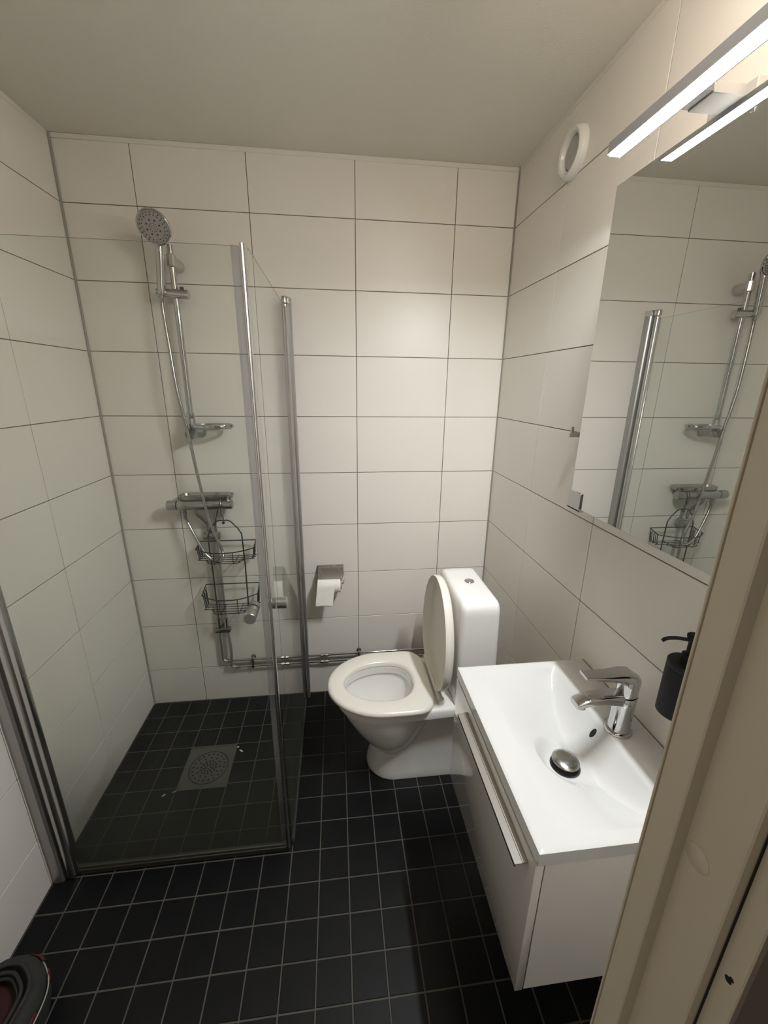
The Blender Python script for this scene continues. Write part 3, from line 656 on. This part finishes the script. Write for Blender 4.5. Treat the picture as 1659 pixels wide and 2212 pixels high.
b.loft([dring(1.418, 0.90), dring(1.418, 0.97), dring(1.436, 1.0), dring(1.437, 0.985), dring(1.421, 0.95), dring(1.4205, 0.90)]); ds = b.build('soap_dish', M['glassdish'], sr)
b = MB(); rim_ = [(x, y, 1.434) for x, y in pts]; b.tube([(0.468 + (x - 0.468) * 1.01, -0.085 + (y + 0.085) * 1.01, 1.430) for x, y in pts], 0.0055, 8, closed=True, flat=1.3); b.build('dish_rim', M['chrome'], ds)
b = MB(); b.box((0.362, -0.078, 1.418), (0.402, -0.046, 1.437), 0.003, 2); b.build('dish_collar', M['chrome'], ds)
sl = MB(); sl.lathe((0.313, -0.064, 1.921), (1, 0, -0.03), [(0.014, 0), (0.0168, 0.002), (0.0168, 0.113), (0.014, 0.115)], 28); sl.build('slider', M['chrome'], sr)
MB().lathe((0.404, -0.064, 1.934), (0.05, -0.1, 1), [(0.007, 0), (0.007, 0.009), (0.005, 0.010)], 12).build('slider_button', M['rubber'], sr)
# hand shower
hs = thing('hand_shower', 'round chrome hand shower clipped in the slider of the rail', 'shower head', (0.335, -0.085, 1.925))
HB = Vector((0.335, -0.082, 1.912)); HT = Vector((0.354, -0.094, 2.062)); HC = Vector((0.358, -0.138, 2.112))
hn = Vector((-0.02, -0.86, -0.51)).normalized()
b = MB(); b.tube(bez([HB, HB + (HT - HB) * .05, HB + (HT - HB) * .35, HB + (HT - HB) * .75, HT, HC - hn * 0.032 - Vector((0, -0.51, 0.86)) * 0.042, HC - hn * 0.033 - Vector((0, -0.51, 0.86)) * 0.016], 4), [0.0125, .0135, .0143, .0147, .015] + [.0148 - .0001 * k for k in range(12)] + [.0136, .0138, .014, .0143] + [.0146, .015, .0152, .0150], 20); b.build('handle', M['chrome'], hs)
b = MB(); b.lathe(HC - hn * 0.024, hn, [(0.022, -0.012), (0.036, 0.000), (0.0525, 0.011), (0.0565, 0.018), (0.0562, 0.0235), (0.0535, 0.0262), (0.0505, 0.0262), (0.0495, 0.0245)], 44, True, False); b.build('head', M['chrome'], hs)
b = MB(); b.lathe(HC - hn * 0.024, hn, [(0.0497, 0.020), (0.0497, 0.0252), (0.025, 0.0262), (0.0, 0.0264)], 44, False, False); fc = b.build('spray_face', M['nozzle'], hs)
hu = hn.orthogonal().normalized(); hw_ = hn.cross(hu); b = MB()
for rad, cnt, rr in ((0.0445, 22, .0019), (0.037, 20, .0019), (0.0225, 8, .0030), (0.0125, 11, .0015)):
    for k in range(cnt):
        a = 2 * PI * (k + 0.3) / cnt; c = HC + hn * 0.0012 + hu * (rad * math.cos(a)) + hw_ * (rad * math.sin(a))
        b.lathe(c, hn, [(rr, 0), (rr * 0.9, 0.0022), (0, 0.0024)], 8, False, False)
b.build('nozzles', M['rubber'], fc)['kind'] = 'stuff'
b = MB(); b.tube([HC + hn * 0.0026 + hu * (0.006 * math.cos(2 * PI * k / 18)) + hw_ * (0.006 * math.sin(2 * PI * k / 18)) for k in range(18)], 0.0007, 6, closed=True); b.build('centre_ring', M['satin'], fc)
hose = bez([tuple(HB + Vector((0, 0, 0.002))), (0.331, -0.078, 1.86), (0.340, -0.09, 1.74), (0.351, -0.10, 1.575), (0.371, -0.10, 1.413), (0.392, -0.10, 1.20), (0.418, -0.103, 1.014), (0.451, -0.108, 0.905), (0.459, -0.110, 0.862), (0.445, -0.110, 0.836), (0.421, -0.109, 0.838), (0.383, -0.104, 0.873), (0.338, -0.090, 0.965), (0.312, -0.077, 1.02), (0.303, MY, 1.042)], 10)
b = MB(); rad = []
dense = []
for i in range(len(hose) - 1):
    for k in range(3): dense.append(hose[i].lerp(hose[i + 1], k / 3))
dense.append(hose[-1]); b.tube(dense, [0.0068 if i % 2 else 0.0062 for i in range(len(dense))], 10)
tag(b.build('shower_hose', M['dull_chrome'], org=(0.33, -0.08, 1.9)), 'long metal shower hose looping from the hand shower down to the mixer', 'hose')

# ------------------------------------------------------------------ wire rack
rk = thing('shower_rack', 'black wire shower rack with two baskets hanging from the mixer', 'rack', (0.46, -0.1, 0.55))
wr = 0.0024
KY = -0.085
b = MB(); b.tube(bez([(0.467, -0.100, 1.062), (0.468, -0.098, 1.075), (0.467, -0.086, 1.112 - 0.0), (0.467, -0.066, 1.115), (0.467, -0.048, 1.105)][:1] + [(0.467, -0.099, 1.064), (0.465, -0.098, 1.052), (0.470, KY - 0.004, 1.040), (0.469, KY - 0.002, 1.012)], 6), 0.0018, 8)
b.tube(bez([(0.467, -0.100, 1.063), (0.467, -0.102, 1.085), (0.467, -0.096, 1.108), (0.467, -0.078, 1.1195), (0.467, -0.055, 1.112)], 5), 0.0018, 8)
b.lathe((0.469, KY - 0.008, 1.010), (0, 1, 0), [(0.0055, 0), (0.006, 0.002), (0.006, 0.010), (0.004, 0.012)], 12); b.build('hook', M['wire'], rk)
fr = [(0.400, KY - 0.002, 0.515), (0.398, KY, 0.80), (0.394, KY, 0.940), (0.410, KY, 0.985), (0.438, KY, 1.016), (0.452, KY, 1.0205), (0.486, KY, 1.0205), (0.500, KY, 1.014), (0.527, KY, 0.982), (0.541, KY, 0.955), (0.544, KY, 0.80), (0.540, KY - 0.002, 0.515)]
b = MB(); b.tube(fr, 0.0030, 10); b.build('side_frame', M['wire'], rk)
def basket(zt, zb, zf):
    x0, x1, yb, yf = 0.345, 0.590, -0.040, -0.158
    def fy(x): u = (x - (x0 + x1) / 2) / ((x1 - x0) / 2); return yf + 0.055 * abs(u) ** 2.2
    fxs = [x0 + (x1 - x0) * k / 14 for k in range(15)]
    b = MB(); bk = [(x0, yb, zt), (x1, yb, zt)]
    b.tube([(x0, yb, zt), (x1, yb, zt), (x1 + 0.003, fy(x1), zf)] + [(x, fy(x), zf) for x in reversed(fxs)] + [(x0 - 0.003, fy(x0), zf)], 0.0027, 8, closed=True); r_ = b.build('basket', M['wire'], rk)
    w = MB()
    # lengthwise floor wires that turn up at both ends
    for k in range(5):
        y = yb - 0.012 - (abs(yf - yb) - 0.03) * k / 4; ee = 0.0 if y > fy(x0) + 0.0 else 0.028 + 0.03 * ((fy(x0) - y) / 0.055) ** 0.6
        w.tube(bez([(x0 + ee, max(y, fy(x0)) if ee == 0 else y, zf if ee == 0 else zb + 0.004), (x0 + 0.006 + ee, y, zb + 0.008), (x0 + 0.016 + ee, y, zb), (x1 - 0.016 - ee, y, zb), (x1 - 0.006 - ee, y, zb + 0.008), (x1 - ee, max(y, fy(x1)) if ee == 0 else y, zf if ee == 0 else zb + 0.004)], 4), wr * 0.8, 6)
    # cross wires from the front rim down and under to the back
    for x in (x0 + 0.085, x0 + 0.165):
        y = fy(x); w.tube([(x, y, zf), (x, y, zb + 0.006), (x, y + 0.006, zb - 0.0015), (x, yb - 0.006, zb - 0.0015), (x, yb, zb + 0.006), (x, yb, zt)] if False else [(x, y, zf), (x, y, zb + 0.006), (x, y + 0.006, zb - 0.0015), (x, yb - 0.004, zb - 0.0015)], wr * 0.8, 6)
    for s in (0, 1):
        xx = x0 if s == 0 else x1
        for k in range(5):
            yy = yb + (fy(xx) - yb) * (k + 0.5) / 5; zz = zt + (zf - zt) * (k + 0.5) / 5
            w.tube([(xx, yy, zz), (xx + (0.005 if s == 0 else -0.005), yy, zb + 0.010), (xx + (0.014 if s == 0 else -0.014), yy, zb)], wr * 0.7, 6)
    w.build('basket_wires', M['wire'], r_)
basket(0.908, 0.838, 0.893); basket(0.690, 0.588, 0.664)

# ------------------------------------------------------------------ shower doors
GZ0, GZ1 = 0.030, 1.888
sf = thing('shower_door', 'clear glass shower door facing the doorway, hinged on the left wall', 'shower door', (0.05, -0.79, 0))
b = MB(); b.prism([(0.0, -0.809), (0.012, -0.8125), (0.030, -0.811), (0.036, -0.806), (0.036, -0.779), (0.0, -0.777)], 0.0, 1.915); b.build('wall_profile', M['profile'], sf, ang=30)
b = MB(); b.tube([(0.056, -0.793, 0.012), (0.056, -0.793, 1.900)], 0.0155, 20); b.box((0.062, -0.801, 0.012), (0.082, -0.781, 1.893), 0.003, 2); b.build('hinge_profile', M['satin'], sf)
MB().box((0.0, -0.814, 1.900), (0.076, -0.775, 1.925), 0.003, 2).build('end_cap', M['satin'], sf)
MB().box((0.080, -0.793, GZ0), (0.752, -0.787, GZ1)).build('glass_pane', M['glass'], sf, smooth=False)
MB().box((0.080, -0.7910, GZ1), (0.752, -0.7890, GZ1 + 0.0006)).build('glass_edge', M['edge'], sf, smooth=False)
b = MB(); b.prism([(0.767, -0.7965), (0.7695, -0.7975), (0.7703, -0.7962), (0.7712, -0.7975), (0.7740, -0.7965), (0.7748, -0.7952), (0.7762, -0.7950), (0.7775, -0.7905), (0.7765, -0.785), (0.767, -0.784)], 0.016, 1.893); b.build('edge_profile', M['satin'], sf, ang=40)
b = MB(); b.box((0.747, -0.7950, 0.016), (0.7655, -0.7850, 1.889), 0.002, 1); b.build('edge_seal', M['seal'], sf)
b = MB(); b.box((0.080, -0.7965, 0.004), (0.764, -0.7835, 0.040), 0.002, 1); b.box((0.080, -0.799, 0.022), (0.764, -0.781, 0.028), 0.001, 1); b.build('bottom_seal', M['darkseal'], sf)
def knob(parent, c, ax, ln=0.048):
    ax = Vector(ax)
    k = MB().lathe(Vector(c) + ax * 0.003, ax, [(0.0155, 0), (0.0165, 0.001), (0.0165, ln * .40), (0.0140, ln * .41), (0.0140, ln * .45), (0.0165, ln * .46), (0.0170, ln - .002), (0.0155, ln), (0.0, ln)], 28, True, False).build('knob', M['knobgrey'], parent)
    MB().lathe(Vector(c) - ax * 0.003, -ax, [(0.0165, 0), (0.0165, 0.018), (0.0155, 0.020), (0, 0.020)], 28, True, False).build('knob', M['knobgrey'], parent)
knob(sf, (0.7225, -0.790, 0.975), (0, -1, 0))
ss = thing('shower_door', 'clear glass shower door beside the toilet, hinged on the back wall', 'shower door', (0.785, -0.05, 0))
pw_ = [(0.774, 0), (0.774, -0.034), (0.778, -0.038), (0.798, -0.038), (0.803, -0.034), (0.803, -0.022), (0.8015, -0.020), (0.803, -0.018), (0.803, 0)]; b = MB(); b.prism(pw_, 0.0, 0.203); b.prism(pw_, 0.263, 1.905); b.prism([(0.774, -0.0345), (0.778, -0.038), (0.798, -0.038), (0.803, -0.0345)], 0.203, 0.263); b.build('wall_profile', M['profile'], ss, ang=30)
b = MB(); b.tube([(0.781, -0.053, 0.012), (0.781, -0.053, 1.898)], 0.0115, 20); b.box((0.7775, -0.074, 0.012), (0.7865, -0.058, 1.890), 0.002, 1); b.build('hinge_profile', M['satin'], ss)
b = MB(); b.box((0.773, -0.042, 1.903), (0.8045, 0.0, 1.926), 0.002, 1); b.lathe((0.781, -0.053, 1.903), (0, 0, 1), [(0.0125, 0), (0.0135, 0.021), (0.0125, 0.023)], 24); b.build('end_cap', M['satin'], ss)
MB().box((0.779, -0.780, GZ0), (0.785, -0.070, GZ1)).build('glass_pane', M['glass'], ss, smooth=False)
MB().box((0.7812, -0.780, GZ1), (0.7828, -0.070, GZ1 + 0.0006)).build('glass_edge', M['edge'], ss, smooth=False)
b = MB(); b.box((0.7765, -0.776, 0.004), (0.7875, -0.080, 0.034), 0.002, 1); b.build('bottom_seal', M['darkseal'], ss)
knob(ss, (0.782, -0.745, 0.968), (1, 0, 0), 0.029)

# ------------------------------------------------------------------ floor drain
dr = thing('floor_drain', 'square metal floor drain with a round perforated grate', 'drain', (0.39, -0.417, 0))
MB().box((0.2885, -0.5165, -0.0015), (0.4870, -0.3165, 0.0012), 0.0008, 1).build('frame_plate', M['drainsteel'], dr)
MB().lathe((0.388, -0.417, 0.001), (0, 0, 1), [(0.0812, 0), (0.0812, 0.0008), (0.0785, 0.0009), (0.0775, 0.0004)], 44, False, False).build('ring_gap', M['hole'], dr)
gr = MB().lathe((0.388, -0.417, 0.0008), (0, 0, 1), [(0.0775, 0), (0.0775, 0.0012), (0.0, 0.0016)], 40, True, False).build('grate', M['drainsteel'], dr)
b = MB()
for rad, cnt in ((0.010, 5), (0.020, 10), (0.031, 14), (0.047, 12), (0.065, 20)):
    for k in range(cnt):
        a = 2 * PI * (k + 0.4 * (cnt % 3)) / cnt; b.lathe((0.388 + rad * math.cos(a), -0.417 + rad * math.sin(a), 0.0019), (0, 0, 1), [(0.0042, 0), (0.0040, 0.0006), (0, 0.0007)], 8, False, False)
b.build('grate_holes', M['hole'], gr)['kind'] = 'stuff'
# white scraps left on the shower floor
for i, (x, y, s, lb) in enumerate([(0.245, -0.530, .010, 'white scrap on the shower floor, left of the drain by the near corner'), (0.282, -0.518, .009, 'thin white scrap touching the near left corner of the drain'), (0.492, -0.323, .007, 'tiny white scrap at the far right corner of the drain'), (0.510, -0.345, .014, 'longest white scrap, on the shower floor right of the drain')]):
    b = MB(); a = 0.7 + i * 1.1
    ring = [(x + s * (0.6 + 0.4 * ((k * 7) % 3) / 2) * math.cos(2 * PI * k / 7) * (1 if i != 1 else 1.2), y + s * 0.5 * math.sin(2 * PI * k / 7 + a), 0.001) for k in range(7)]
    b.loft([ring, [(px + 0.0004, py, 0.0026) for px, py, _ in ring]]); tag(b.build('white_scrap', M['scrap'], org=(x, y, 0)), lb, 'scrap', 'white scraps on the shower floor')

# ------------------------------------------------------------------ bag in the lower left corner
bg = thing('bag', 'dark soft bag with red patches in the lower left corner', 'bag', (0.10, -1.18, 0))
def bagring(z, rx, ry, cx=0.100, cy=-1.170, n=40):
    return [(cx + rx * math.copysign(abs(math.cos(2 * PI * k / n)) ** .8, math.cos(2 * PI * k / n)) + 0.002 * math.sin(5 * 2 * PI * k / n), cy + ry * math.copysign(abs(math.sin(2 * PI * k / n)) ** .8, math.sin(2 * PI * k / n)) + 0.003 * math.sin(4 * 2 * PI * k / n + 1), z) for k in range(n)]
b = MB(); b.loft([bagring(0.0, .082, .108), bagring(0.03, .090, .118), bagring(0.075, .092, .120), bagring(0.105, .089, .116), bagring(0.118, .082, .108, .096), bagring(0.113, .074, .094, .084), bagring(0.085, .066, .084, .078), bagring(0.04, .06, .076, .078)])
b.build('body', M['bagdark'], bg)
b = MB(); b.loft([bagring(0.072, .064, .081, .078), bagring(0.075, .045, .06, .075), bagring(0.070, .008, .01, .075)]); b.build('lining', M['darkred'], bg)
for z, f, cx in ((0.116, 1.0, .088), (0.108, 0.86, .080), (0.096, 0.80, .076)):
    b = MB(); b.tube([(x, y, z) for x, y, _ in bagring(z, .074 * f, .094 * f, cx)], 0.0042, 8, closed=True); b.build('rolled_edge', M['bagdark'], bg)
def patch(a, z, w, h):
    b = MB(); vs = []
    for i in range(5):
        for k in range(3):
            aa = a + w * (i - 2) / 4; zz = z + h * (k - 1); c, s = math.cos(aa), math.sin(aa); f = 1.012 - (0.07 * (zz - .095) / .02 if zz > .095 else 0)
            vs.append((0.100 + .092 * f * math.copysign(abs(c) ** .8, c), -1.170 + .120 * f * math.copysign(abs(s) ** .8, s), zz))
    b.add(vs, [(i * 3 + k, i * 3 + k + 1, (i + 1) * 3 + k + 1, (i + 1) * 3 + k) for i in range(4) for k in range(2)])
    o = b.build('red_patch', M['red'], bg); mo = o.modifiers.new('thickness', 'SOLIDIFY'); mo.thickness = 0.002; mo.offset = 1
patch(1.20, 0.104, 0.45, 0.008); patch(0.62, 0.085, 0.20, 0.012); patch(-0.10, 0.082, 0.25, 0.014)
b = MB(); b.tube(bez([(0.131, -1.054, 0.095), (0.155, -1.070, 0.095), (0.176, -1.090, 0.095), (0.190, -1.108, 0.095), (0.199, -1.128, 0.095), (0.203, -1.149, 0.095), (0.204, -1.169, 0.095), (0.204, -1.186, 0.095), (0.205, -1.215, 0.095), (0.196, -1.25, 0.093)], 5), 0.0017, 8); b.build('cord', M['cord'], bg)
